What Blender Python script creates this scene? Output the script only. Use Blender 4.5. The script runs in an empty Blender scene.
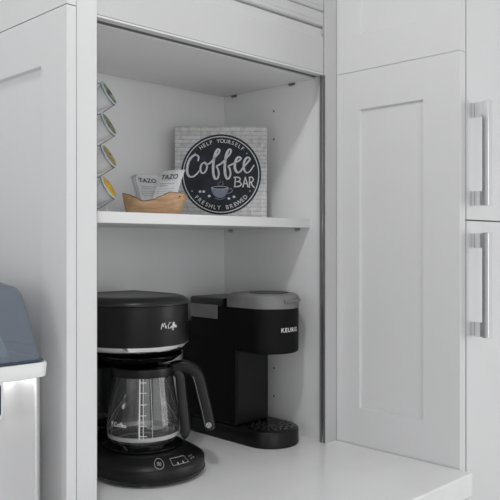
import bpy, bmesh, math, random
from mathutils import Vector, Matrix
random.seed(4)
S = bpy.context.scene
COL = S.collection
SQ = math.sqrt(.5)
CT = .91            # worktop height
EYE = 1.33

# ------------------------------------------------------------------ camera
cd = bpy.data.cameras.new('camera'); cam = bpy.data.objects.new('camera', cd); COL.objects.link(cam)
cam.location = (-1.2374, -.9744, EYE)
cam.rotation_euler = (math.pi/2, 0, -math.pi/4)
cd.sensor_width = 36; cd.lens = 36*730/500; cd.shift_y = -.012; cd.clip_start = .01
S.camera = cam
# ------------------------------------------------------------------ world, lights, exposure
w = bpy.data.worlds.new('world'); S.world = w; w.use_nodes = True
bg = w.node_tree.nodes['Background']; bg.inputs[0].default_value = (.97, .985, 1, 1); bg.inputs[1].default_value = .64
S.view_settings.view_transform = 'Standard'; S.view_settings.look = 'None'
S.view_settings.exposure = .02; S.view_settings.gamma = 1
S.view_settings.use_curve_mapping = False
def area(name, loc, target, sx, sy, power, shape='RECTANGLE', col=(1, 1, 1)):
    l = bpy.data.lights.new(name, 'AREA'); l.shape = shape; l.size = sx; l.size_y = sy; l.energy = power; l.color = col
    o = bpy.data.objects.new(name, l); COL.objects.link(o); o.location = loc
    o.rotation_euler = (Vector(target)-Vector(loc)).to_track_quat('-Z', 'Y').to_euler()
    return o
area('ceiling_lamp_light', (-.95, -.46, 2.39), (-.25, -.05, 1.1), .12, .12, 5.0, 'DISK')
area('window_light', (-3.9, -.35, 1.6), (-.4, -.1, 1.3), 1.2, 1.5, 8.5)
area('front_fill_light', (-2.3, -3.6, 1.3), (-.35, .1, 1.25), 1.8, 1.6, 14)  # added fill from the camera side to brighten the cabinet interior
area('front_right_light', (2.3, -3.5, 1.2), (-.3, 0, 1.2), 1.8, 2.0, 36)  # broad light from the front right, its source unseen

# ------------------------------------------------------------------ materials
def mat(name, col, rough=.5, metal=0, spec=.5, noise=0, nscale=20, bump=0, bscale=200, coat=0, stretch=None, bdist=.001):
    m = bpy.data.materials.new(name); m.use_nodes = True; nt = m.node_tree; b = nt.nodes['Principled BSDF']
    b.inputs['Roughness'].default_value = rough; b.inputs['Metallic'].default_value = metal
    b.inputs['Specular IOR Level'].default_value = spec; b.inputs['Coat Weight'].default_value = coat
    b.inputs['Base Color'].default_value = (*col, 1)
    tc = nt.nodes.new('ShaderNodeTexCoord'); src = tc.outputs['Object']
    if stretch:
        mp = nt.nodes.new('ShaderNodeMapping'); mp.inputs['Scale'].default_value = stretch
        nt.links.new(src, mp.inputs[0]); src = mp.outputs[0]
    if noise:
        n = nt.nodes.new('ShaderNodeTexNoise'); n.inputs['Scale'].default_value = nscale; n.inputs['Detail'].default_value = 4
        nt.links.new(src, n.inputs['Vector'])
        r = nt.nodes.new('ShaderNodeValToRGB')
        r.color_ramp.elements[0].position = .3; r.color_ramp.elements[1].position = .7
        r.color_ramp.elements[0].color = (*[c*(1-noise) for c in col], 1); r.color_ramp.elements[1].color = (*[min(1, c*(1+noise)) for c in col], 1)
        nt.links.new(n.outputs['Fac'], r.inputs[0]); nt.links.new(r.outputs[0], b.inputs['Base Color'])
    if bump:
        n2 = nt.nodes.new('ShaderNodeTexNoise'); n2.inputs['Scale'].default_value = bscale
        nt.links.new(src, n2.inputs['Vector'])
        bp = nt.nodes.new('ShaderNodeBump'); bp.inputs['Strength'].default_value = bump; bp.inputs['Distance'].default_value = bdist
        nt.links.new(n2.outputs['Fac'], bp.inputs['Height']); nt.links.new(bp.outputs[0], b.inputs['Normal'])
    return m
def glass(name, tint, gloss=.12, ior=1.5, haze=0, hazecol=(1, 1, 1)):
    m = bpy.data.materials.new(name); m.use_nodes = True; nt = m.node_tree; nt.nodes.clear()
    out = nt.nodes.new('ShaderNodeOutputMaterial'); tr = nt.nodes.new('ShaderNodeBsdfTransparent'); tr.inputs[0].default_value = (*tint, 1)
    gl = nt.nodes.new('ShaderNodeBsdfGlossy'); gl.inputs['Roughness'].default_value = gloss
    fr = nt.nodes.new('ShaderNodeFresnel'); fr.inputs[0].default_value = ior
    mx = nt.nodes.new('ShaderNodeMixShader'); nt.links.new(fr.outputs[0], mx.inputs[0])
    base = tr.outputs[0]
    if haze:
        df = nt.nodes.new('ShaderNodeBsdfDiffuse'); df.inputs[0].default_value = (*hazecol, 1)
        m2 = nt.nodes.new('ShaderNodeMixShader'); m2.inputs[0].default_value = haze
        nt.links.new(base, m2.inputs[1]); nt.links.new(df.outputs[0], m2.inputs[2]); base = m2.outputs[0]
    nt.links.new(base, mx.inputs[1]); nt.links.new(gl.outputs[0], mx.inputs[2]); nt.links.new(mx.outputs[0], out.inputs[0])
    return m
M = {
 'paint': mat('white_cabinet_paint', (.74, .74, .745), .42, noise=.012, nscale=3, bump=.03, bscale=300),
 'edge': mat('white_edge_paint', (.76, .76, .765), .35, noise=.01, nscale=5),
 'inner': mat('white_melamine', (.85, .85, .855), .5, noise=.015, nscale=4, bump=.03, bscale=500),
 'shut': mat('shutter_finish', (.60, .60, .605), .38, noise=.02, nscale=4),
 'gap': mat('dark_gap', (.05, .05, .05), .8, noise=.1),
 'alu': mat('brushed_aluminium', (.55, .55, .56), .35, 1, noise=.08, nscale=60, stretch=(1, 1, .05)),
 'rubber': mat('grey_rubber_seal', (.16, .16, .16), .7, noise=.1),
 'quartz': mat('white_quartz', (.90, .90, .905), .22, noise=.03, nscale=9, bump=.02, bscale=80),
 'chrome': mat('polished_chrome', (.86, .86, .87), .07, 1, noise=.02),
 'wall': mat('wall_paint', (.72, .72, .72), .8, noise=.02, bump=.1),
 'ceil': mat('ceiling_paint', (.85, .85, .85), .9, noise=.01),
 'floor': mat('floor_plank', (.46, .45, .44), .5, noise=.12, nscale=6, stretch=(1, 8, 1)),
 'blk': mat('black_plastic', (.0045, .0045, .005), .38, spec=.35, noise=.1, nscale=50, bump=.08, bscale=900),
 'blkg': mat('gloss_black_plastic', (.003, .003, .0035), .14, spec=.4, noise=.1, nscale=30),
 'blkm': mat('matt_black_plastic', (.003, .003, .003), .55, spec=.2, noise=.1, nscale=50),
 'dgrey': mat('dark_grey_plastic', (.014, .014, .015), .34, spec=.4, noise=.08, nscale=50, bump=.08, bscale=900),
 'silver': mat('satin_silver_plastic', (.23, .23, .23), .5, .25, noise=.04, nscale=80),
 'resv': mat('smoked_reservoir', (.24, .24, .24), .35, noise=.1, nscale=20),
 'print': mat('white_print', (.8, .8, .8), .6, noise=.02),
 'gprint': mat('grey_print', (.42, .42, .43), .6, noise=.02),
 'ink': mat('dark_ink', (.05, .055, .065), .7, noise=.1),
 'inkg': mat('faded_ink', (.32, .34, .36), .7, noise=.1),
 'paper': mat('packet_paper', (.78, .81, .82), .55, noise=.03, nscale=60, bump=.15, bscale=120),
 'paperg': mat('grey_packet_paper', (.66, .67, .69), .55, noise=.04, nscale=60, bump=.15, bscale=120),
 'pod': mat('pod_plastic', (.80, .81, .82), .35, noise=.03),
 'podrim': mat('pod_rim', (.62, .72, .78), .35, noise=.05),
 'wire': mat('chrome_wire', (.5, .5, .52), .18, 1, noise=.05),
 'steel': mat('brushed_steel', (.80, .80, .805), .20, 1, noise=.02, nscale=9, stretch=(2.2, 2.2, .22), bump=1, bscale=5, bdist=.006),
 'white': mat('white_plastic', (.80, .80, .80), .3, noise=.01),
 'window': mat('dark_window', (.02, .04, .06), .1, noise=.1),
 'lidglass': glass('smoky_blue_lid', (.66, .70, .75), .06, 1.45, .36, (.36, .42, .50)),
 'lidrim': mat('smoky_blue_rim', (.05, .075, .11), .15, noise=.1),
 'basket': mat('ice_basket_plastic', (.35, .38, .42), .5, noise=.05),
 'cglass': glass('carafe_glass', (.90, .90, .90), .03, 1.65, .042, (.8, .8, .8)),
 'frost': mat('frosted_glass_base', (.62, .62, .62), .25, .3, noise=.05),
 'wood': mat('olive_wood', (.52, .33, .185), .5, noise=.22, nscale=22, stretch=(1, 3, 8), bump=.2, bscale=60),
 'bark': mat('bark_edge', (.10, .05, .025), .8, noise=.3, nscale=80),
 'chalk': mat('navy_chalkboard', (.020, .025, .033), .75, noise=.45, nscale=25),
 'chalkw': mat('chalk_lettering', (.70, .71, .73), .85, noise=.12, nscale=150),
 'cupblue': mat('blue_grey_cup', (.24, .27, .35), .8, noise=.15, nscale=80),
 'lampglow': None,
}
m = bpy.data.materials.new('lamp_diffuser'); m.use_nodes = True
b = m.node_tree.nodes['Principled BSDF']; b.inputs['Emission Color'].default_value = (1, .98, .95, 1); b.inputs['Emission Strength'].default_value = 3
M['lampglow'] = m
# whitewashed brick print of the sign
m = mat('whitewashed_brick_print', (.5, .5, .5), .8); nt = m.node_tree; b = nt.nodes['Principled BSDF']
tc = nt.nodes.new('ShaderNodeTexCoord'); mp = nt.nodes.new('ShaderNodeMapping'); mp.inputs['Rotation'].default_value = (math.pi/2, 0, 0)
mp.inputs['Scale'].default_value = (1, 1, 1)
br = nt.nodes.new('ShaderNodeTexBrick'); br.inputs['Scale'].default_value = 1; br.inputs['Brick Width'].default_value = .044; br.inputs['Row Height'].default_value = .0088
br.inputs['Mortar Size'].default_value = .0006; br.inputs['Color1'].default_value = (.60, .60, .605, 1); br.inputs['Color2'].default_value = (.70, .70, .70, 1); br.inputs['Mortar'].default_value = (.42, .42, .42, 1)
nz = nt.nodes.new('ShaderNodeTexNoise'); nz.inputs['Scale'].default_value = 90; nz.inputs['Detail'].default_value = 5
mx = nt.nodes.new('ShaderNodeMix'); mx.data_type = 'RGBA'; mx.blend_type = 'MULTIPLY'; mx.inputs[0].default_value = .55
rp = nt.nodes.new('ShaderNodeValToRGB'); rp.color_ramp.elements[0].position = .3; rp.color_ramp.elements[1].position = .55; rp.color_ramp.elements[0].color = (.55, .55, .56, 1)
nt.links.new(tc.outputs['Object'], mp.inputs[0]); nt.links.new(mp.outputs[0], br.inputs[0]); nt.links.new(tc.outputs['Object'], nz.inputs['Vector'])
nt.links.new(nz.outputs['Fac'], rp.inputs[0]); nt.links.new(br.outputs['Color'], mx.inputs[6]); nt.links.new(rp.outputs[0], mx.inputs[7]); nt.links.new(mx.outputs[2], b.inputs['Base Color'])
M['brick'] = m
def lidmat(name, cols, sc):
    m = mat(name, (.5, .5, .1), .4); nt = m.node_tree; b = nt.nodes['Principled BSDF']
    tc = nt.nodes.new('ShaderNodeTexCoord'); n = nt.nodes.new('ShaderNodeTexNoise'); n.inputs['Scale'].default_value = sc; n.inputs['Detail'].default_value = 1
    r = nt.nodes.new('ShaderNodeValToRGB'); r.color_ramp.interpolation = 'CONSTANT'
    els = r.color_ramp.elements; els[0].color = (*cols[0], 1); els[0].position = 0; els[1].color = (*cols[1], 1); els[1].position = .42
    for p, c in zip((.52, .62), cols[2:]): e = els.new(p); e.color = (*c, 1)
    nt.links.new(tc.outputs['Object'], n.inputs['Vector']); nt.links.new(n.outputs['Fac'], r.inputs[0]); nt.links.new(r.outputs[0], b.inputs['Base Color'])
    return m
M['lid_a'] = lidmat('green_and_navy_lid_print', [(.03, .05, .06), (.05, .08, .09), (.42, .38, .08), (.30, .38, .40)], 60)
M['lid_b'] = lidmat('olive_lid_print', [(.04, .06, .05), (.30, .27, .07), (.14, .16, .10), (.40, .36, .12)], 70)
M['lid_c'] = lidmat('gold_lid_print', [(.10, .12, .14), (.50, .36, .03), (.45, .28, .04), (.12, .13, .14)], 55)
M['lid_d'] = lidmat('yellow_lid_print', [(.90, .62, .02), (.85, .52, .02), (.75, .30, .02), (.95, .70, .06)], 80)

# ------------------------------------------------------------------ helpers
class MB:
    def __init__(s): s.bm = bmesh.new()
    def face(s, pts):
        return s.bm.faces.new([s.bm.verts.new(p) for p in pts])
    def box(s, x0, x1, y0, y1, z0, z1):
        v = [s.bm.verts.new((x, y, z)) for z in (z0, z1) for x, y in ((x0, y0), (x1, y0), (x1, y1), (x0, y1))]
        for f in ((3, 2, 1, 0), (4, 5, 6, 7), (0, 1, 5, 4), (1, 2, 6, 5), (2, 3, 7, 6), (3, 0, 4, 7)): s.bm.faces.new([v[i] for i in f])
        return s
    def loft(s, rings, cap0=True, cap1=True, close=True):
        R = [[s.bm.verts.new(p) for p in r] for r in rings]; n = len(R[0])
        for a, b in zip(R, R[1:]):
            for i in range(n if close else n-1):
                j = (i+1) % n; s.bm.faces.new((a[i], a[j], b[j], b[i]))
        if cap0: s.bm.faces.new(list(reversed(R[0])))
        if cap1: s.bm.faces.new(R[-1])
        return s
    def prism(s, outline, levels):
        """outline function f(offset) -> 2D points; levels [(z, offset)]"""
        return s.loft([[(x, y, z) for x, y in outline(o)] for z, o in levels])
    def lathe(s, prof, cx=0, cy=0, n=48, cap0=False, cap1=False):
        return s.loft([[(cx+r*math.cos(2*math.pi*i/n), cy+r*math.sin(2*math.pi*i/n), z) for i in range(n)] for r, z in prof], cap0, cap1)
    def tube(s, pts, r, n=8, closed=False, flat=None):
        pts = [Vector(p) for p in pts]; rings = []; N = len(pts); up = None
        for i, p in enumerate(pts):
            a = pts[(i-1) % N] if (closed or i > 0) else p; c = pts[(i+1) % N] if (closed or i < N-1) else p
            t = (c-a).normalized()
            if up is None:
                up = Vector((0, 0, 1)) if abs(t.z) < .9 else Vector((1, 0, 0))
                if flat: up = Vector(flat)
            u = (up - t*up.dot(t)).normalized(); v = t.cross(u); up = u if not flat else Vector(flat)
            rr = r[i] if isinstance(r, list) else r
            ru, rv = rr if isinstance(rr, tuple) else (rr, rr)
            rings.append([p+u*ru*math.cos(2*math.pi*k/n)+v*rv*math.sin(2*math.pi*k/n) for k in range(n)])
        if closed:
            R = [[s.bm.verts.new(q) for q in g] for g in rings]
            for a, b in zip(R, R[1:]+R[:1]):
                for k in range(n): s.bm.faces.new((a[k], a[(k+1) % n], b[(k+1) % n], b[k]))
            return s
        return s.loft(rings)
    def shaker(s, O, U, V, N, W, H, rec, depth, thick):
        """board W x H from corner O along U,V facing N; rec = (u0,u1,v0,v1) recessed field"""
        O, U, V, N = map(Vector, (O, U, V, N)); P = lambda u, v, n: O+U*u+V*v+N*n
        u0, u1, v0, v1 = rec; e = .0025
        out = [P(0, 0, 0), P(W, 0, 0), P(W, H, 0), P(0, H, 0)]; bk = [p-N*thick for p in out]
        inn = [P(u0, v0, 0), P(u1, v0, 0), P(u1, v1, 0), P(u0, v1, 0)]
        flo = [P(u0+e, v0+e, -depth), P(u1-e, v0+e, -depth), P(u1-e, v1-e, -depth), P(u0+e, v1-e, -depth)]
        vs = [[s.bm.verts.new(p) for p in q] for q in (bk, out, inn, flo)]
        for a, b in zip(vs, vs[1:]):
            for i in range(4): s.bm.faces.new((a[i], a[(i+1) % 4], b[(i+1) % 4], b[i]))
        s.bm.faces.new(vs[3]); s.bm.faces.new(list(reversed(vs[0])))
        return s
    def add(s, other, mtx=None):
        """copy verts of a mesh datablock"""
        t = bmesh.new(); t.from_mesh(other)
        if mtx: t.transform(mtx)
        me = bpy.data.meshes.new('t'); t.to_mesh(me); s.bm.from_mesh(me); bpy.data.meshes.remove(me); t.free(); return s
    def warp(s, f):
        for v in s.bm.verts: v.co = f(v.co)
        return s
    def build(s, name, material, parent=None, world=False, bevel=0, ang=35, subs=0, recalc=True):
        if world and parent is not None:
            p = parent
            while p.parent: p = p.parent
            bmesh.ops.translate(s.bm, verts=s.bm.verts, vec=-p.location)
        if recalc: bmesh.ops.recalc_face_normals(s.bm, faces=s.bm.faces)
        me = bpy.data.meshes.new(name); s.bm.to_mesh(me); s.bm.free()
        for p in me.polygons: p.use_smooth = True
        me.set_sharp_from_angle(angle=math.radians(ang))
        me.materials.append(M[material] if isinstance(material, str) else material)
        o = bpy.data.objects.new(name, me); COL.objects.link(o); o.parent = parent
        if bevel:
            md = o.modifiers.new('bevel', 'BEVEL'); md.width = bevel; md.segments = 2; md.limit_method = 'ANGLE'; md.angle_limit = math.radians(40)
            md.harden_normals = True
        if subs:
            md = o.modifiers.new('subdivision', 'SUBSURF'); md.levels = subs; md.render_levels = subs
        return o
def tag(o, label, cat, group=None, kind=None):
    o['label'] = label; o['category'] = cat
    if group: o['group'] = group
    if kind: o['kind'] = kind
    return o
def thing(name, loc, label, cat, rz=0, group=None):
    o = bpy.data.objects.new(name, None); COL.objects.link(o); o.empty_display_size = .03
    o.location = loc; o.rotation_euler = (0, 0, rz); return tag(o, label, cat, group)
def structure(o): o['kind'] = 'structure'; return o
def bx(name, d, material, parent=None, world=True, bevel=.0008):
    return MB().box(*d).build(name, material, parent, world, bevel)
def textmesh(txt, size, align='CENTER', extrude=0, shear=0, bold=0, space=1):
    c = bpy.data.curves.new('t', 'FONT'); c.body = txt; c.size = size; c.align_x = align; c.align_y = 'CENTER'; c.extrude = extrude
    c.shear = shear; c.offset = bold; c.space_character = space; c.resolution_u = 4
    o = bpy.data.objects.new('t', c); COL.objects.link(o)
    dg = bpy.context.evaluated_depsgraph_get(); me = bpy.data.meshes.new_from_object(o.evaluated_get(dg), depsgraph=dg)
    bpy.data.objects.remove(o); bpy.data.curves.remove(c); return me
STAND = Matrix.Rotation(math.pi/2, 4, 'X')     # text in xz plane, facing -y
def smooth(pts, k=6):
    out = []; n = len(pts)
    for i in range(n-1):
        p0 = pts[max(i-1, 0)]; p1 = pts[i]; p2 = pts[i+1]; p3 = pts[min(i+2, n-1)]
        for j in range(k):
            t = j/k
            out.append(tuple(.5*((2*b)+(-a+c)*t+(2*a-5*b+4*c-d)*t*t+(-a+3*b-3*c+d)*t**3) for a, b, c, d in zip(p0, p1, p2, p3)))
    out.append(tuple(pts[-1])); return out
def ribbon(mb, pts, wfun, y=0, k=6):
    """flat brush stroke in the xz plane at depth y (facing -y)"""
    p = smooth(pts, k); n = len(p); L = []; Rr = []
    for i, (x, z) in enumerate(p):
        a = p[max(i-1, 0)]; c = p[min(i+1, n-1)]; dx, dz = c[0]-a[0], c[1]-a[1]; l = math.hypot(dx, dz) or 1
        wd = wfun(dx/l, dz/l, i/(n-1))/2; nx, nz = -dz/l*wd, dx/l*wd
        L.append(mb.bm.verts.new((x+nx, y, z+nz))); Rr.append(mb.bm.verts.new((x-nx, y, z-nz)))
    for i in range(n-1): mb.bm.faces.new((L[i], L[i+1], Rr[i+1], Rr[i]))
def ring(mb, r0, r1, y, cx=0, cz=0, n=72):
    a = [mb.bm.verts.new((cx+r0*math.cos(2*math.pi*i/n), y, cz+r0*math.sin(2*math.pi*i/n))) for i in range(n)]
    b = [mb.bm.verts.new((cx+r1*math.cos(2*math.pi*i/n), y, cz+r1*math.sin(2*math.pi*i/n))) for i in range(n)]
    for i in range(n): mb.bm.faces.new((a[i], a[(i+1) % n], b[(i+1) % n], b[i]))
def disc(mb, r, y, cx=0, cz=0, n=48, rz=None):
    mb.bm.faces.new([mb.bm.verts.new((cx+r*math.cos(2*math.pi*i/n), y, cz+(rz or r)*math.sin(2*math.pi*i/n))) for i in range(n)])

# ------------------------------------------------------------------ room shell
structure(bx('floor', (-4.5, 2.5, -5, .46, -.05, 0), 'floor'))
structure(bx('ceiling', (-4.5, 2.5, -5, .46, 2.45, 2.5), 'ceil'))
structure(bx('wall_back', (-4.5, 2.5, .36, .46, 0, 2.45), 'wall'))

# ------------------------------------------------------------------ worktop and base cabinets
tag(MB().box(-2.1, -.0005, -.316, .358, CT-.044, CT).build('worktop', 'quartz', bevel=.003), 'continuous white quartz worktop running under the cabinet and appliances', 'worktop')
for i, (x0, x1) in enumerate(((-.60, -.004), (-1.20, -.604), (-1.80, -1.204))):
    c = thing('base_cabinet', ((x0+x1)/2, -.0, 0), ['white base cabinet directly under the worktop corner beside the tall pantry', 'white base cabinet under the worktop below the ice maker', 'white base cabinet under the worktop furthest left'][i], 'cabinet', group='base cabinets under the worktop')
    bx('body', (x0, x1, -.27, .35, .10, CT-.0445), 'paint', c); bx('plinth', (x0, x1, -.21, -.19, .0, .0995), 'rubber', c)
    for zz0, zz1, nm in ((.70, .852, 'drawer'), (.105, .695, 'door')):
        f = MB().shaker((x0+.003, -.292, zz0), (1, 0, 0), (0, 0, 1), (0, -1, 0), x1-x0-.006, zz1-zz0, (.05, x1-x0-.056, .04, zz1-zz0-.04), .005, .0215).build(nm, 'paint', c, True)
        h = MB(); xm = (x0+x1)/2; zh = zz1-.035
        h.box(xm-.07, xm+.07, -.325, -.313, zh-.006, zh+.006)
        for s_ in (-1, 1): h.box(xm+s_*.06-.006, xm+s_*.06+.006, -.3135, -.2925, zh-.006, zh+.006)
        h.build('handle', 'chrome', f, True, .001)

# ------------------------------------------------------------------ tall appliance cabinet
E = lambda e: EYE+e
cab = thing('appliance_cabinet', (-.33, .17, CT), 'open white cabinet standing on the worktop with its roller shutter raised', 'cabinet')
TOP = 2.30
bx('stile', (-.6367, -.6008, 0, .019, CT, TOP), 'paint', cab, bevel=.0005)
bx('stile', (-.0383, -.0006, 0, .019, CT, TOP), 'shut', cab, bevel=.0005)  # darker shutter colour stands in for shade beside the pantry
bx('interior_side', (-.6385, -.615, .0195, .345, CT, TOP), 'inner', cab)
bx('interior_side', (-.025, -.0015, .0195, .345, CT, TOP), 'inner', cab, bevel=.0003)
bx('back_panel', (-.6148, -.0252, .325, .345, CT, TOP), 'inner', cab)
bx('interior_top', (-.6148, -.0252, .040, .3222, E(.3565), E(.3745)), 'inner', cab)
sh = MB().box(-.6145, -.0255, .054, .3245, E(.0352), E(.0545)).build('shelf', 'edge', cab, True, .0008)
for y in (.2995, .085):
    for xa, xb in ((-.0255, -.037), (-.6145, -.603)): MB().tube([(xa, y, E(.0312)), (xb, y, E(.0312))], .0038, 12).build('shelf_pin', 'alu', sh, True)
for e in (.302, .2380, -.2820, -.3457): MB().tube([(-.0256, .161, E(e)), (-.0247, .161, E(e))], .0022, 12).build('peg_hole', 'gap', cab, True)  # dark discs paint the shade inside the holes
for y in (.29, .105): MB().box(-.0290, -.0252, y-.008, y+.008, E(.3520), E(.3564)).build('cam_fitting', 'rubber', cab, True)
# end panel to the left, with the shaker field, upper part separate
ep = MB().shaker((-.6555, .345, CT), (0, -1, 0), (0, 0, 1), (-1, 0, 0), .347, E(.3615)-CT, (.052, .2705, .076, E(.281)-CT), .006, .0165).build('end_panel', 'paint', cab, True, .0006)
ep2 = MB().shaker((-.6555, .345, E(.3628)), (0, -1, 0), (0, 0, 1), (-1, 0, 0), .347, TOP-E(.3628), (.052, .2705, .0745, .5), .006, .0165).build('end_panel', 'paint', cab, True, .0006)
bx('seam_shade', (-.6388, -.6368, .004, .0192, CT, TOP), 'gap', cab, bevel=0)  # dark strip painted in for shade in the open seam
# side tracks
for x, s_ in ((-.0384, -1), (-.6007, 1)):
    X = lambda q: sorted((x, x+q*s_))
    t = MB().box(*X(.0018), .0048, .0085, CT+.0004, E(.3555)).build('guide_track', 'alu', cab, True)
    MB().box(*X(.0008), .0004, .0046, CT+.0004, E(.3555)).build('brush_seal', 'rubber', t, True)
    MB().box(*X(.0008), .0100, .0150, CT+.0004, E(.3555)).build('brush_seal', 'rubber', t, True)
# roller shutter: slats as one curtain, bottom rail its own piece
def extrude_x(prof, x0, x1, name, material, parent, ang=30):
    b_ = MB(); b_.loft([[(x, y, z) for y, z in prof] for x in (x0, x1)]); return b_.build(name, material, parent, True, ang=ang)
XA, XB = -.6005, -.0412
curtain = []
z0 = .4580
prof = []
for k in range(15):
    a = z0+.0320*k; prof += [(.0125, E(a-.0015)), (.0055, E(a)), (.0035, E(a+.003)), (.0035, E(a+.0090)), (.0042, E(a+.0095)), (.0035, E(a+.0100)), (.0035, E(a+.0280)), (.0055, E(a+.0300))]
prof += [(.0125, E(z0+.0320*15)), (.0165, E(z0+.0320*15)), (.0165, E(z0-.0015))]
cur = extrude_x(prof, XA, XB, 'roller_shutter', 'shut', cab)
rail = extrude_x([(.0035, E(.3602)), (.0035, E(.4320)), (.0048, E(.4335)), (.0060, E(.4420)), (.0075, E(.4530)), (.0115, E(.4560)), (.0190, E(.4560)), (.0190, E(.3602))], XA, XB, 'bottom_rail', 'shut', cur)
strip = extrude_x([(.0040, E(.3560)), (.0035, E(.3564)), (.0035, E(.3592)), (.0048, E(.3599)), (.0190, E(.3599)), (.0190, E(.3560))], XA, XB, 'rail_strip', 'edge', cur)
bx('gap_shade', (XA-.012, XB+.012, .0215, .0395, E(.3590), E(.362)), 'rubber', cab, bevel=0)  # dark strip stands in for shade in the gap behind the rail
bx('rail_stopper', (-.0455, -.0410, .0030, .0080, E(.4400), E(.4480)), 'alu', cur)
bx('cabinet_roof', (-.6365, -.0016, .0, .345, TOP+.0005, TOP+.018), 'paint', cab)

# ------------------------------------------------------------------ tall pantry on the right
pan = thing('pantry_cabinet', (.23, 0, 0), 'full-height white pantry with shaker side panels and chrome handled doors', 'cabinet')
PZ = CT+.0006
MB().shaker((0, 0, PZ), (0, -1, 0), (0, 0, 1), (-1, 0, 0), .2895, E(.3607)-PZ, (.0585, .211, .0765, E(.2805)-PZ), .006, .0205).build('side_panel', 'paint', pan, True)
MB().shaker((0, 0, E(.3616)), (0, -1, 0), (0, 0, 1), (-1, 0, 0), .2895, TOP-E(.3616), (.0585, .211, .0745, .5), .006, .0205).build('side_panel', 'paint', pan, True)
bx('carcass', (.0215, .62, -.268, .345, .10, TOP), 'paint', pan)
bx('lower_side', (.0, .0208, -.2895, .345, .0, CT+.0002), 'paint', pan)
bx('plinth', (.0215, .62, -.22, -.20, 0, .0995), 'rubber', pan)
for z0, z1, hz in ((E(.0465), TOP-.002, E(.0735)), (.105, E(.0435), E(-.1735))):
    d = MB().shaker((.0245, -.2905, z0), (1, 0, 0), (0, 0, 1), (0, -1, 0), .45, z1-z0, (.16, .39, .10, z1-z0-.10), .005, .0215).build('door', 'edge', pan, True)
    h = MB(); h.box(.0330, .0475, -.3300, -.3165, hz-.002, hz+.1950)
    for a in (hz-.0015, hz+.1945-.0286): h.box(.0385, .0468, -.3170, -.2912, a, a+.028)
    h.build('handle', 'chrome', d, True, .0008)

# ------------------------------------------------------------------ ceiling lamp
cl = thing('ceiling_lamp', (-.95, -.46, 2.45), 'small round white flush lamp on the ceiling in front of the cabinet', 'lamp')
MB().lathe([(.0, -.0005), (.11, -.0005), (.112, -.02), (.10, -.045), (.092, -.045), (.092, -.03), (0, -.03)]).build('housing', 'white', cl)
MB().lathe([(.0, -.044), (.05, -.043), (.0915, -.036)]).build('diffuser', 'lampglow', cl)

# ------------------------------------------------------------------ drip coffee maker
cm = thing('drip_coffee_maker', (-.415, .155, CT), 'black drip coffee machine with domed lid and glass carafe on its hotplate', 'coffee maker')
H = lambda e: e+.42       # eye-relative height -> above worktop
def dplan(r, yf, yb, bx_=.012, n=36):
    """half circle front (radius r, centre y=yf), straight back at yb with rounded corners"""
    def f(o):
        p = [((r+o)*math.cos(math.pi+math.pi*i/n), yf+(r+o)*math.sin(math.pi+math.pi*i/n)) for i in range(n+1)]
        c = bx_
        for i in range(7):
            a = math.pi/2*i/6; p.append((r+o-c+c*math.cos(a), yb+o-c+c*math.sin(a)))
        for i in range(7):
            a = math.pi/2+math.pi/2*i/6; p.append((-(r+o)+c+c*math.cos(a), yb+o-c+c*math.sin(a)))
        return p
    return f
base = dplan(.1012, -.045, .135)
bo = MB().prism(base, [(.004, -.006), (.006, -.002), (.012, 0), (.028, 0), (.031, -.0012), (.0385, -.012), (.0462, -.026), (.0475, -.030)]).build('base', 'blk', cm, ang=50)
MB().prism(base, [(.0105, .0006), (.0115, .0012), (.0125, .0006)]).build('trim_line', 'blkg', bo)
for x, y in ((-.06, -.105), (.06, -.105), (-.07, .10), (.07, .10)): MB().tube([(x, y, 0), (x, y, .006)], .008, 14).build('foot', 'rubber', cm)
MB().lathe([(0, .0476), (.072, .0476), (.074, .0500), (.070, .0520), (0, .0515)], 0, -.025).build('hotplate', 'blkg', cm)
tw = dplan(.085, .100, .128)
tower = MB()
tower.box(-.088, .088, .055, .127, .0475, H(-.195)); tower.build('tower', 'blkg', cm, bevel=.006)
head = dplan(.100, 0, .135)
hd = MB().prism(head, [(H(-.1915)+.001, -.006), (H(-.1890)+.001, -.0015), (H(-.184), 0), (H(-.118), 0), (H(-.112), .0005)]).build('head', 'blk', cm, ang=50)
MB().prism(head, [(H(-.1965), -.012), (H(-.1960), -.0075), (H(-.1900), .0002), (H(-.1835), .0016), (H(-.1828), .0005)]).build('chrome_band', 'chrome', cm, ang=60)
MB().prism(dplan(.096, 0, .127), [(H(-.2050), -.022), (H(-.2030), -.012), (H(-.1935), 0)]).build('funnel_housing', 'blkg', cm, ang=60)
MB().lathe([(0, H(-.218)), (.045, H(-.218)), (.066, H(-.2150)), (.078, H(-.206)), (.080, H(-.203))], 0, -.015, cap1=True).build('brew_basket', 'blkg', cm)
ld = MB().prism(head, [(H(-.1118), .0005), (H(-.1105), .003), (H(-.1080), .0030), (H(-.1030), -.001), (H(-.0980), -.009), (H(-.0960), -.016), (H(-.0955), -.022), (H(-.0960), -.027), (H(-.0975), -.031)]).build('lid', 'dgrey', cm, ang=50)
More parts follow.
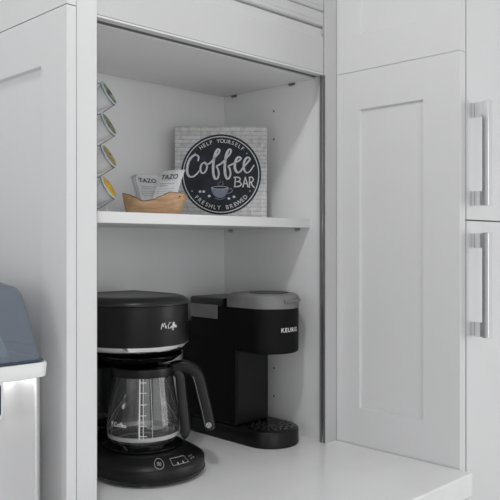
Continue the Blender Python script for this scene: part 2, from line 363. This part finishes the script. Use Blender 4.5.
# script logo, five strokes of a brush, wrapped on the drum
lg = MB()
SC = .0000775
def lgs(pts, y=0): ribbon(lg, [((x-225)*.00025*.62, (200-z)*.00025*.64) for x, z in pts], lambda dx, dz, t: .00105, y)
lgs([(120, 240), (140, 175), (148, 215), (170, 172), (182, 232)]); lgs([(188, 210), (192, 235)]); lgs([(192, 218), (206, 205)]); lgs([(214, 232), (216, 235)])
lgs([(262, 178), (245, 172), (226, 195), (224, 228), (240, 236), (258, 224)])
lgs([(268, 212), (260, 226), (270, 234), (280, 222), (270, 210)])
lgs([(284, 228), (300, 190), (298, 172), (288, 195), (286, 248), (282, 262)])
lgs([(300, 228), (316, 190), (314, 174), (304, 198), (300, 250), (296, 262)])
lgs([(312, 222), (328, 212), (320, 204), (312, 220), (322, 232), (332, 226), (348, 212), (340, 204), (334, 220), (344, 232), (360, 220)])
def wrap(r, zc, yc=0, xc=0, ang0=-math.pi/2):
    return lambda v: Vector((xc+r*math.cos(ang0+v.x/r), yc+r*math.sin(ang0+v.x/r), zc+v.z))
lg.warp(wrap(.1006, H(-.1455))); lg.build('logo', 'print', hd, recalc=False)
# control panel on the sloping apron: round button, display outline, small button
def slope(v):      # panel coordinate: x = arc length round the nose, z = height up the slope
    a = -math.pi/2+v.x/.09; r = .0985-.0225*v.z/.019; return Vector((r*math.cos(a), -.045+r*math.sin(a), .0320+.0150*(v.z/.019)+.0006))
pc = MB(); ring(pc, .0078, .0086, 0, -.042, .0085, 36)
for dz in (-.002, 0, .002): ribbon(pc, [(-.0458, .0085+dz), (-.043, .0090+dz), (-.041, .0080+dz), (-.0382, .0085+dz)], lambda *a: .0008)
pc.warp(slope).build('brew_button', 'gprint', bo, recalc=False)
pc = MB()
for p in ([(-.019, .0030), (-.019, .0140)], [(-.019, .014), (.014, .014)], [(.014, .003), (.014, .014)], [(-.019, .003), (.014, .003)]): ribbon(pc, p, lambda *a: .0007, k=8)
pc.warp(slope).build('display_outline', 'gprint', bo, recalc=False)
pc = MB()
for x in (-.008, .003): disc(pc, .0016, 0, x, .0052, 14)
for x in (.024, .031): ribbon(pc, [(x, .006), (x+.004, .006)], lambda *a: .0012); ribbon(pc, [(x, .010), (x+.004, .010)], lambda *a: .0009)
pc.warp(slope).build('button_marks', 'gprint', bo, recalc=False)

# ------------------------------------------------------------------ carafe (local x = away from glass towards the handle)
ca = thing('coffee_carafe', (-.415, .130, CT+.0522), 'empty glass carafe with black handle sitting on the hotplate', 'carafe', -math.pi/4)
cz = lambda e: e+.42-.0522
gprof = [(.0, .0008), (.050, .0008), (.058, .003), (.0635, .010), (.0668, .022), (.0675, .030), (.0662, .048), (.0630, .072), (.0590, .098), (.0560, .118), (.0545, cz(-.2345)), (.0545, cz(-.2305))]
gl = MB().lathe(gprof, n=64).build('glass_jug', 'cglass', ca, ang=80)
def grad(z):
    for (r0, a), (r1, b_) in zip(gprof, gprof[1:]):
        if a <= z <= b_ and b_ > a: return r0+(r1-r0)*(z-a)/(b_-a)
    return .055
MB().lathe([(.0640, .0135), (.0654, .0145), (.0668, .0215), (.0662, .0225), (.0633, .0215)], n=64).build('glass_rim_band', 'frost', gl)
col = MB().lathe([(.0553, cz(-.2420)), (.0580, cz(-.2415)), (.0590, cz(-.2340)), (.0585, cz(-.2265)), (.0553, cz(-.2255)), (.0553, cz(-.2420))], n=64).build('collar', 'blk', ca)
MB().lathe([(0, cz(-.2215)), (.030, cz(-.2215)), (.050, cz(-.2240)), (.0545, cz(-.2300)), (.050, cz(-.2330)), (0, cz(-.2330))], n=48).build('carafe_lid', 'blkg', ca)
# outer arm
hp = smooth([(.052, 0, cz(-.2325)), (.068, 0, cz(-.2285)), (.083, 0, cz(-.2295)), (.0965, 0, cz(-.2370)), (.1040, 0, cz(-.2520)), (.1110, 0, cz(-.2800)), (.1180, 0, cz(-.3080)), (.1235, 0, cz(-.3330)), (.1255, 0, cz(-.3450))], 5)
n_ = len(hp)
hr = [(.0075, .0125) for i in range(n_)]
def armring(mb, pts, wx, wy):
    rings = []
    for i, p in enumerate(pts):
        p = Vector(p); a = Vector(pts[max(i-1, 0)]); c = Vector(pts[min(i+1, len(pts)-1)]); t = (c-a).normalized()
        u = Vector((0, 1, 0)); v = t.cross(u); k = 1 if 0 < i < len(pts)-1 else .75
        if callable(wx): ww = wx(i/(len(pts)-1))
        else: ww = wx
        ring_ = []
        for q in range(20):
            a_ = 2*math.pi*q/20; ca_, sa_ = math.cos(a_), math.sin(a_)
            sx = math.copysign(abs(ca_)**.5, ca_); sy = math.copysign(abs(sa_)**.5, sa_)
            ring_.append(p+v*ww*k*sx+u*wy*k*sy)
        rings.append(ring_)
    mb.loft(rings)
hb = MB(); armring(hb, hp, lambda t: .0122-.0030*t, .0125); hnd = hb.build('handle', 'blk', ca, ang=50)
# badge near the foot of the handle, on the near side
bd = MB(); disc(bd, .0052, -.0128, .1232, cz(-.3350), 24); bd.build('badge', 'gprint', hnd, recalc=False)
bd = MB()
for q in range(3):
    a_ = math.radians(90+120*q); disc(bd, .0013, -.0131, .1232+.0024*math.cos(a_), cz(-.3350)+.0024*math.sin(a_), 10)
bd.build('badge_dots', 'ink', hnd, recalc=False)
el = MB(); ribbon(el, [(x-.0075, z) for x, y, z in hp[18:-3]], lambda *a: .0006, -.0122, 1); el.build('handle_pale_line', 'gprint', hnd, recalc=False)  # thin pale line drawn down the arm
# inner strap following the glass
sp_ = smooth([(.0600, 0, cz(-.2360)), (.0690, 0, cz(-.2440)), (.0710, 0, cz(-.2650)), (.0745, 0, cz(-.3000)), (.0780, 0, cz(-.3300)), (.0785, 0, cz(-.3500)), (.0720, 0, cz(-.3560))], 5)
sb = MB(); armring(sb, sp_, .0094, .0125); sb.build('handle_strap', 'dgrey', ca, ang=50)
# level marks printed on the side that faces the room
lm = MB()
for zz in (.026, .044, .062, .081, .101, .119):
    for a0, a1 in ((3, 14),):
        seg = [(math.radians(-90+a0+(a1-a0)*i/6)) for i in range(7)]; r = grad(zz)+.0004
        for i in range(6):
            p = [(r*math.cos(seg[i]), r*math.sin(seg[i]), zz-.0006), (r*math.cos(seg[i+1]), r*math.sin(seg[i+1]), zz-.0006), (r*math.cos(seg[i+1]), r*math.sin(seg[i+1]), zz+.0006), (r*math.cos(seg[i]), r*math.sin(seg[i]), zz+.0006)]
            lm.face(p)
for a0, wd in ((1.5, .0022), (8, .0009), (22, .0006)):
    zs = [.020+.108*i/14 for i in range(15)]; a_ = math.radians(-90+a0)
    for za, zb in zip(zs, zs[1:]):
        ra, rb = grad(za)+.0004, grad(zb)+.0004; d_ = wd/.06
        lm.face([(ra*math.cos(a_), ra*math.sin(a_), za), (ra*math.cos(a_+d_), ra*math.sin(a_+d_), za), (rb*math.cos(a_+d_), rb*math.sin(a_+d_), zb), (rb*math.cos(a_), rb*math.sin(a_), zb)])
lm.build('level_marks', 'print', gl, recalc=False)
tm = MB()
tm.add(textmesh('Coffee', .0108, bold=.0002), STAND @ Matrix.Translation((.0035, 0, 0)))
ribbon(tm, [(-.0195, -.004), (-.0180, .005), (-.0165, 0), (-.0150, .005), (-.0142, -.004)], lambda *a: .0014)
tm.warp(lambda v: Vector((.0698*math.cos(math.radians(-123)+v.x/.0675), .0698*math.sin(math.radians(-123)+v.x/.0675), .0435+v.z)))
for v in tm.bm.verts:
    r = (grad(v.co.z)+.0005)/math.hypot(v.co.x, v.co.y); v.co.x *= r; v.co.y *= r
tm.build('carafe_logo', 'print', gl, recalc=False)

# ------------------------------------------------------------------ single-serve brewer
kb = thing('single_serve_brewer', (-.1105, .170, CT), 'slim black pod coffee brewer with silver lid beside the cabinet wall', 'coffee maker')
def slot(r, y0, y1, c=.012, n=30):
    """front half circle centre y0 radius r, square back at y1"""
    return dplan(r, y0, y1, c, n)
bs = slot(.0605, -.0785, .120)
kbase = MB().prism(bs, [(.0, -.003), (.002, -.0006), (.030, -.0006), (.033, -.002), (.035, -.005), (.0352, -.009)]).build('base', 'blk', kb, ang=50)
tray = MB(); tray.lathe([(.0, .0358), (.046, .0358), (.050, .0366), (.052, .0362), (.052, .0350)], 0, -.080, 40); tr = tray.build('drip_tray', 'blkg', kbase)
sl = MB()
for a in range(12):
    for r in (.018, .030, .041):
        a_ = math.radians(a*30+r*500); cx, cy = r*math.cos(a_), -.080+r*math.sin(a_)
        sl.lathe([(0, .0368), (.0032, .0368), (.0036, .0360)], cx, cy, 10)
sl.build('tray_vents', 'dgrey', tr)
MB().box(-.0600, .055, .100, .142, .0005, H(-.175)).build('power_housing', 'blkm', kb, bevel=.006)
MB().box(-.0610, .040, -.037, .118, .0345, H(-.200)).build('column', 'blkm', kb, bevel=.006)
bx('column_face', (-.056, .034, -.0385, -.0365, .040, H(-.226)), 'blk', kb, False)
MB().prism(slot(.0600, -.0785, .118), [(H(-.2275), -.010), (H(-.2265), -.004), (H(-.224), -.0005), (H(-.219), 0), (H(-.1345), 0)]).build('head', 'blkm', kb, ang=50)
MB().lathe([(0, H(-.234)), (.016, H(-.234)), (.030, H(-.2315)), (.040, H(-.225))], 0, -.070, 36).build('spout', 'blkm', kb)
# silver lid over the front half
def capsule(r, y0, y1, n=20):
    def f(o):
        p = [((r+o)*math.cos(math.pi+math.pi*i/n), y0+(r+o)*math.sin(math.pi+math.pi*i/n)) for i in range(n+1)]
        c = .022
        for i in range(9):
            a = math.pi/2*i/8; p.append((r+o-c+c*math.cos(a), y1+o-c+c*math.sin(a)))
        for i in range(9):
            a = math.pi/2+math.pi/2*i/8; p.append((-(r+o)+c+c*math.cos(a), y1+o-c+c*math.sin(a)))
        return p
    return f
kl = MB().prism(capsule(.0600, -.0785, .004), [(H(-.1343), -.001), (H(-.1335), .0012), (H(-.1120), .0008), (H(-.1080), -.0010), (H(-.1045), -.006), (H(-.1035), -.010), (H(-.1032), -.014)]).build('lid', 'silver', kb, ang=50)
MB().lathe([(0, H(-.1026)), (.034, H(-.1026)), (.038, H(-.1018)), (.042, H(-.1020)), (.043, H(-.1034))], 0, -.075, 40).build('lid_ring', 'dgrey', kl)
lp = MB()
pts = [(.0600*math.cos(math.radians(a)), -.077+.0600*math.sin(math.radians(a))) for a in range(-108, -36, 6)]
lp.loft([[(x*s_, -.077+(y+.077)*s_, H(z)) for x, y in pts]+[(x*q, -.077+(y+.077)*q, H(z)) for x, y in reversed(pts)] for z, s_, q in ((-.1215, 1.08, .97), (-.1195, 1.10, .97), (-.1170, 1.10, .97), (-.1155, 1.07, .97))])
lp.build('lid_grip', 'silver', kl)
rl = MB().prism(lambda o: [(-.0600-o, .006), (.0600+o, .006), (.0600+o, .112+o), (.055, .118+o), (-.055, .118+o), (-.0600-o, .112+o)], [(H(-.1340), 0), (H(-.1225), 0), (H(-.1185), -.002), (H(-.1170), -.006)])
rl.build('reservoir_lid', 'dgrey', kb, ang=40)
bx('reservoir_window', (-.0615, -.0590, .022, .113, H(-.1620), H(-.1320)), 'resv', kb, False, .0015)
kt = MB().add(textmesh('KEURIG', .0122, bold=.00028, space=1.16), STAND); kt.warp(wrap(.0604, H(-.1775), -.0785, 0, -math.pi/2-.05)); kt.build('logo', 'print', kb, recalc=False)

# ------------------------------------------------------------------ coffee bar sign (local x right, -y front)
sg = thing('coffee_bar_sign', (-.1390, .2150, E(.0546)), 'square sign with navy round COFFEE BAR emblem on white brick print', 'sign', -math.pi/4)
Wd, Ht, Td = .1015, .2045, .0200
cv = MB().box(-Wd, Wd, -Td/2, Td/2, 0, Ht).build('canvas', 'brick', sg, bevel=.0015)
K = .00222; CX, CZ = .0005, .0985
zc = lambda x, y: (CX+(x-221.4)*K, CZ-(y-173.6)*K)
yf = -Td/2
em = MB(); disc(em, .0885, yf-.0003, CX, CZ, 96); emb = em.build('emblem_disc', 'chalk', cv, recalc=False)
em = MB(); ring(em, .0822, .0842, yf-.0006, CX, CZ, 96); em.build('emblem_ring', 'chalkw', cv, recalc=False)
def s6(pts): return [zc(180+x/6.25, 130+y/6.25) for x, y in pts]
br_ = lambda dx, dz, t: (.0031+.0017*max(0, -dz*.8+.1)+.0010*abs(dz))*(.7+.3*min(1, t*8, (1-t)*8))
L = MB(); yl = yf-.0006
ribbon(L, s6([(116, 190), (120, 165), (105, 152), (82, 160), (60, 190), (50, 228), (50, 262), (62, 284), (85, 286), (110, 268), (124, 248)]), br_, yl)
ribbon(L, s6([(158, 196), (140, 208), (131, 235), (136, 258), (150, 265), (166, 248), (172, 222), (165, 202), (155, 196), (168, 208), (184, 206), (200, 192), (222, 165), (244, 140), (250, 122), (240, 116), (226, 136), (215, 175), (210, 225), (212, 270), (222, 298), (236, 298), (245, 272), (240, 240), (232, 222), (248, 212), (268, 198), (295, 168), (316, 142), (321, 122), (310, 117), (296, 138), (286, 178), (282, 228), (285, 272), (296, 298), (308, 296), (318, 270), (313, 238), (306, 222), (322, 212), (346, 200), (372, 186), (382, 172), (370, 164), (354, 178), (345, 205), (346, 238), (360, 260), (378, 254), (398, 228), (425, 196), (438, 178), (426, 166), (410, 178), (400, 205), (402, 240), (418, 262), (440, 250), (464, 214)]), br_, yl, 5)
L.build('coffee_lettering', 'chalkw', cv, recalc=False)
L = MB()
def s1(pts): return [zc(170+x/4.762, 120+y/4.762) for x, y in pts]
bw = lambda dx, dz, t: .0027
for p in ([(312, 268), (309, 312)], [(303, 270), (325, 268), (337, 277), (328, 288), (312, 289)], [(312, 289), (334, 291), (342, 302), (330, 311), (304, 313)],
          [(350, 316), (357, 290), (364, 268)], [(362, 266), (370, 290), (377, 316)], [(356, 298), (372, 298)],
          [(385, 270), (384, 318)], [(380, 270), (396, 268), (404, 279), (398, 290), (386, 292)], [(392, 292), (400, 308), (410, 318)]):
    ribbon(L, s1([((x-357)*.92+354, y) for x, y in p]), bw, yl, 4)
L.build('bar_lettering', 'chalkw', cv, recalc=False)
def arc_text(txt, R, size, span, top, name, bold=.00012):
    b_ = MB(); n = len(txt)
    for i, c in enumerate(txt):
        if c == ' ': continue
        t = (i-(n-1)/2)/(n-1)*span
        a = (math.pi/2-.03-t) if top else (-math.pi/2+t)
        me = textmesh(c, size, bold=bold)
        rot = Matrix.Rotation((a-math.pi/2) if top else (a+math.pi/2), 4, 'Z')
        b_.add(me, Matrix.Translation((CX+R*math.cos(a), yl, CZ+R*math.sin(a))) @ STAND @ rot)
        bpy.data.meshes.remove(me)
    b_.build(name, 'chalkw', cv, recalc=False)
arc_text('HELP YOURSELF', .0735, .0118, math.radians(76), True, 'upper_lettering')
arc_text('FRESHLY BREWED', .0735, .0125, math.radians(94), False, 'lower_lettering')
for a in (90-51, 90+51, -90-60, -90+60):
    b_ = MB(); disc(b_, .0013, yl, CX+.0735*math.cos(math.radians(a)), CZ+.0735*math.sin(math.radians(a)), 12); b_.build('emblem_dot', 'chalkw', cv, recalc=False)
c_ = MB(); cpts = s1([(198, 318), (203, 340), (220, 360), (245, 366), (265, 355), (277, 335), (280, 318)])
c_.bm.faces.new([c_.bm.verts.new((x, yl, z)) for x, z in smooth(cpts, 4)])
ribbon(c_, s1([(278, 326), (292, 322), (298, 332), (288, 342), (270, 346)]), lambda *a: .0018, yl)
ribbon(c_, s1([(215, 366), (240, 373), (268, 364)]), lambda *a: .0012, yl)
c_.build('cup_drawing', 'cupblue', cv, recalc=False)
c_ = MB(); x_, z_ = s1([(239, 318)])[0]; disc(c_, 41/4.762*K, yl-.0003, x_, z_, 40, .0034); c_.build('cup_rim', 'chalkw', cv, recalc=False)
c_ = MB(); disc(c_, 36/4.762*K, yl-.0005, x_, z_, 40, .0024); c_.build('cup_coffee', 'chalk', cv, recalc=False)
c_ = MB()
for p in ([(238, 310), (230, 300), (240, 292), (245, 284)], [(246, 310), (256, 300), (250, 292), (256, 286)]): ribbon(c_, s1(p), lambda dx, dz, t: .0016*(1-t*.6), yl)
c_.build('steam_drawing', 'cupblue', cv, recalc=False)
for x, y in ((146, 336), (163, 336), (189, 357), (282, 369), (306, 361)):
    c_ = MB(); px_, pz_ = s1([(x, y)])[0]; disc(c_, .0032, yl, px_, pz_, 14, .0028); c_.build('bean_drawing', 'chalkw', cv, recalc=False)

# ------------------------------------------------------------------ wooden bowl (local x right, -y front)
bl = thing('wooden_bowl', (-.3654, .1617, E(.0546)), 'small wavy-edged wooden bowl holding tea packets on the shelf', 'bowl', -math.pi/4)
def rimz(x):   # rim height over length
    k = [(-.060, .0425), (-.045, .0395), (-.032, .0335), (-.015, .0265), (.004, .0290), (.018, .0360), (.036, .0435), (.060, .0425)]
    x = max(k[0][0], min(k[-1][0], x))
    for (a, za), (b_, zb) in zip(k, k[1:]):
        if a <= x <= b_:
            t = (x-a)/(b_-a); t = t*t*(3-2*t); return za+(zb-za)*t
def bowlpt(t, s_, off=0):
    """t angle, s_ 0 bottom .. 1 rim"""
    ct, st = math.cos(t), math.sin(t); sx = math.copysign(abs(ct)**.8, ct); sy = math.copysign(abs(st)**.85, st)
    ex = .0475 if ct > 0 else .0500
    rx = ex+((.062 if ct > 0 else .0595)-ex)*s_**.55-off; ry = .024+.015*s_**.7-off
    x = sx*rx+.0015*math.sin(5*t+1)*s_; return Vector((x, sy*ry+.001*math.sin(7*t), rimz(x)*s_))
b_ = MB(); n = 72; rings = []
for s_ in (0, .06, .25, .5, .75, .93, 1): rings.append([bowlpt(2*math.pi*i/n, s_) for i in range(n)])
for s_ in (.98, .75, .5, .28): rings.append([bowlpt(2*math.pi*i/n, s_, .0035)+Vector((0, 0, .0015)) for i in range(n)])
b_.loft(rings).build('body', 'wood', bl, ang=60)
b_ = MB(); b_.tube([bowlpt(2*math.pi*i/n, 1, .0017)+Vector((0, 0, .0002)) for i in range(n)], (.0010, .0019), 8, True).build('bark_rim', 'bark', bl, ang=80)
b_ = MB(); kp = bowlpt(math.radians(-32), .86); b_.tube([kp+Vector((-.001, .001, 0)), kp+Vector((.0003, -.0006, 0))], .0016, 10).build('knot', 'bark', bl)

# ------------------------------------------------------------------ tea packets in the bowl
def packet(pr, pf, yaw, lean, width, height, label, material, txt=True):
    """foot of the packet given along the bowl's long and short axes; it leans back by lean, turned by yaw"""
    R_ = Vector((SQ, -SQ, 0)); F_ = Vector((SQ, SQ, 0)); c = bl.location
    o = thing('tea_packet', c+R_*pr+F_*pf+Vector((0, 0, .008)), label, 'tea packet', 0, 'tea packets in the wooden bowl')
    o.rotation_euler = (Matrix.Rotation(-math.pi/4-yaw, 3, 'Z') @ Matrix.Rotation(-lean, 3, 'X')).to_euler()
    b_ = MB(); nx, nz = 10, 12
    def fr(u, v, s_): return Vector(((u-.5)*width, s_*.0014*math.sin(math.pi*u)**.6*math.sin(math.pi*v)**.5+.0006*math.sin(9*v+4*u), v*height))
    for s_ in (-1, 1):
        g = [[b_.bm.verts.new(fr(i/nx, j/nz, s_)) for i in range(nx+1)] for j in range(nz+1)]
        for j in range(nz):
            for i in range(nx): b_.bm.faces.new((g[j][i], g[j][i+1], g[j+1][i+1], g[j+1][i]))
    bmesh.ops.remove_doubles(b_.bm, verts=b_.bm.verts, dist=.00001)
    pk = b_.build('sachet', material, o, ang=80)
    if txt:
        t_ = MB(); fy = lambda x, z: -.0021
        t_.add(textmesh('TAZO', width*.27, bold=.0002, space=1.0), Matrix.Translation((-.002, -.0024, height*.82)) @ STAND)
        t_.build('lettering', 'ink', pk, recalc=False)
        t_ = MB()
        for k, (w0, w1) in enumerate(((-.36, .28), (-.36, .02), (-.38, .34), (-.38, .30), (-.38, .12))):
            z = height*(.66-.055*k)-(.002 if k > 1 else 0); ribbon(t_, [(w0*width, z), (w1*width, z)], lambda *a: .0010 if k < 2 else .0007, -.0024)
        t_.build('small_print', 'inkg', pk, recalc=False)
    return o
RD = math.radians
packet(.0115, -.0080, RD(30), RD(29), .0560, .0960, 'brightest white tea packet, nearest the sign and leaning right in the bowl', 'paper')
packet(.0020, .0170, RD(-32), RD(31), .0520, .0900, 'grey-white tea packet with visible lettering, leaning left behind the brightest one', 'paperg')
packet(-.0030, .0200, RD(-32), RD(31), .0520, .0890, 'pale tea packet edge just left of the grey-white lettered packet', 'paper', False)
packet(-.0075, .0225, RD(-32), RD(31), .0520, .0860, 'leftmost tea packet in the wooden bowl, only its edge showing', 'paperg', False)

# ------------------------------------------------------------------ pod rack and pods
AX = Vector((-.484, .252, E(.0546)))
rk = thing('pod_rack', AX, 'chrome wire pod carousel standing at the left end of the shelf', 'pod rack')
MB().lathe([(0, .0), (.067, .0), (.068, .0015), (.066, .0035), (.03, .0045), (0, .0045)]).build('base', 'wire', rk)
st = MB(); st.tube([(0, 0, .004), (0, 0, .262)], .0028, 10).build('post', 'wire', rk)
MB().tube([(.010*math.cos(a*math.pi/12), 0, .262+.010+.010*math.sin(a*math.pi/12)) for a in range(24)], .0016, 8, True).build('top_loop', 'wire', rk)
od = (Vector((SQ, -SQ, 0))*.99+Vector((SQ, SQ, 0))*(-.12)).normalized()
nrm = (od*math.cos(math.radians(30))+Vector((0, 0, 1))*math.sin(math.radians(30))).normalized()
q = nrm.to_track_quat('Z', 'Y')
side = Vector((0, 0, 1)).cross(od).normalized()
hs = [.2875, .2285, .1685, .1085]
lab = ['topmost coffee pod, its lid dark with an olive streak', 'second pod from the top, with a dull olive lid', 'third pod from the top, with a gold and grey lid', 'lowest coffee pod, its lid bright yellow and orange']
proto = None
for i, e in enumerate(hs):
    c = AX+od*.0665; c.z = E(e)
    c0 = c-AX
    rg = MB(); u = q @ Vector((1, 0, 0)); v = q @ Vector((0, 1, 0))
    rc = c0-nrm*.0030
    rg.tube([rc+(u*math.cos(a*math.pi/16)+v*math.sin(a*math.pi/16))*.0245 for a in range(32)], .0011, 6, True)
    lo = rc-(nrm.cross(side)).normalized()*.0245*(1 if nrm.cross(side).z > 0 else -1)
    rg.tube([lo, lo-od*.030+Vector((0, 0, -.018)), Vector((0, 0, lo.z-.022))], .0011, 6)
    hi = rc+(nrm.cross(side)).normalized()*.0245*(1 if nrm.cross(side).z > 0 else -1)
    rg.tube([hi, Vector((0, 0, hi.z-.006))], .0011, 6)
    rg.build('pod_holder', 'wire', rk, ang=80)
    p = thing('coffee_pod', c, lab[i], 'coffee pod', 0, 'coffee pods in the wire rack'); p.rotation_euler = q.to_euler()
    if proto is None:
        body = MB().lathe([(0, -.0435), (.0165, -.0435), (.0180, -.0420), (.0215, -.012), (.0220, -.0060), (.0226, -.0015)]).build('cup', 'pod', p)
        rim = MB().lathe([(.0222, -.0018), (.0254, -.0016), (.0257, -.0004), (.0252, .0006), (.0222, .0006)]).build('rim', 'podrim', p)
        lid = MB().lathe([(0, .0009), (.0205, .0009), (.0226, .0005)], n=40).build('lid', 'lid_a', p)
        proto = (body, rim, lid)
    else:
        for part in proto:
            k = part.copy(); COL.objects.link(k); k.parent = p
            if part is proto[2]:
                k.data = part.data.copy(); k.data.materials[0] = M[('lid_a', 'lid_b', 'lid_c', 'lid_d')[i]]
b_ = MB(); sp = od*.062; b_.tube([sp+Vector((0, 0, .003)), sp+Vector((0, 0, .016))], .0014, 8); b_.build('base_peg', 'edge', rk)

# ------------------------------------------------------------------ ice maker
IX0, IX1, IY0, IY1 = -.947, -.682, .0, .300
im = thing('ice_maker', ((IX0+IX1)/2, (IY0+IY1)/2, CT), 'steel countertop ice maker with a smoky blue clear lid', 'ice maker')
cx_, cy_ = (IX0+IX1)/2, (IY0+IY1)/2; hx, hy = (IX1-IX0)/2, (IY1-IY0)/2
def rrect(hx, hy, c, n=8):
    def f(o):
        p = []
        for k, (sx, sy) in enumerate(((1, 1), (-1, 1), (-1, -1), (1, -1))):
            for i in range(n+1):
                a = math.pi/2*(k+i/n); p.append((sx*(hx+o-c)+c*math.cos(a), sy*(hy+o-c)+c*math.sin(a)))
        return p
    return f
rr = rrect(hx, hy, .018)
MB().prism(rr, [(.006, -.010), (.010, -.0055), (H(-.195), -.0055)]).build('body', 'steel', im, ang=50)
MB().prism(rr, [(H(-.1965), -.004), (H(-.1950), 0), (H(-.1770), .0015), (H(-.1740), 0), (H(-.1735), -.006)]).build('rim', 'white', im, ang=50)
for x in (-.1, .1):
    for y in (-.11, .11): MB().tube([(x, y, 0), (x, y, .008)], .012, 16).build('foot', 'rubber', im)
lr = MB().prism(rr, [(H(-.1733), -.004), (H(-.1715), -.0015), (H(-.1700), -.004), (H(-.1695), -.012)]).build('lid_rim', 'lidrim', im, ang=50)
def lidring(z, t, inset_f, inset_s, c):
    x0, x1, y0, y1 = -hx+inset_s, hx-inset_s, -hy+inset_f, hy-.010
    p = []
    for k, (sx, sy) in enumerate(((x1, y1), (x0, y1), (x0, y0), (x1, y0))):
        ddx = -c if k in (0, 3) else c; ddy = -c if k in (0, 1) else c
        for i in range(7):
            a = math.pi/2*(k+i/6); p.append((sx+ddx+c*math.cos(a), sy+ddy+c*math.sin(a), z))
    return p
lid_r = [lidring(H(-.1697), 0, .008, .006, .016), lidring(H(-.150), 0, .014, .008, .016), lidring(H(-.110), 0, .027, .013, .018), lidring(H(-.075), 0, .038, .018, .020), lidring(H(-.066), 0, .043, .022, .022), lidring(H(-.0570), 0, .062, .040, .024), lidring(H(-.0560), 0, .08, .05, .024)]
MB().loft(lid_r, cap0=False).build('lid', 'lidglass', im, ang=60)
# ice basket and its curved chute under the lid
ib = MB(); rings = []
for z, a, b1 in ((.2445, .105, .12), (.300, .085, .10), (.325, .070, .08)): rings.append([(x*a, y*b1+.02, z) for x, y in ((-1, -1), (1, -1), (1, 1), (-1, 1))])
ib.loft(rings).build('ice_chute', 'basket', im, bevel=.012)
# front window with white surround
wn = MB()
ox = -.7580-cx_; wx0 = -.885-cx_
def rr2(x0, x1, z0, z1, c):
    p = []
    for k, (sx, sz) in enumerate(((x1, z1), (x0, z1), (x0, z0), (x1, z0))):
        ddx = -c if k in (0, 3) else c; ddz = -c if k in (0, 1) else c
        for i in range(6):
            a = math.pi/2*(k+i/5); p.append((sx+ddx+c*math.cos(a), sz+ddz+c*math.sin(a)))
    return p
yb = -hy+.0055
wn.loft([[(x, y, z) for x, z in rr2(wx0-.006-g, ox+.004+g, H(-.2500)-g, H(-.1880)+g, .010)] for y, g in ((yb, 0), (yb-.0025, 0), (yb-.0035, -.001))]); sr = wn.build('panel_surround', 'white', im, ang=50)
wn = MB(); wn.loft([[(x, y, z) for x, z in rr2(wx0, ox, H(-.2440), H(-.1965), .006)] for y in (yb-.003, yb-.0045)]); wn.build('control_window', 'window', im, ang=50)
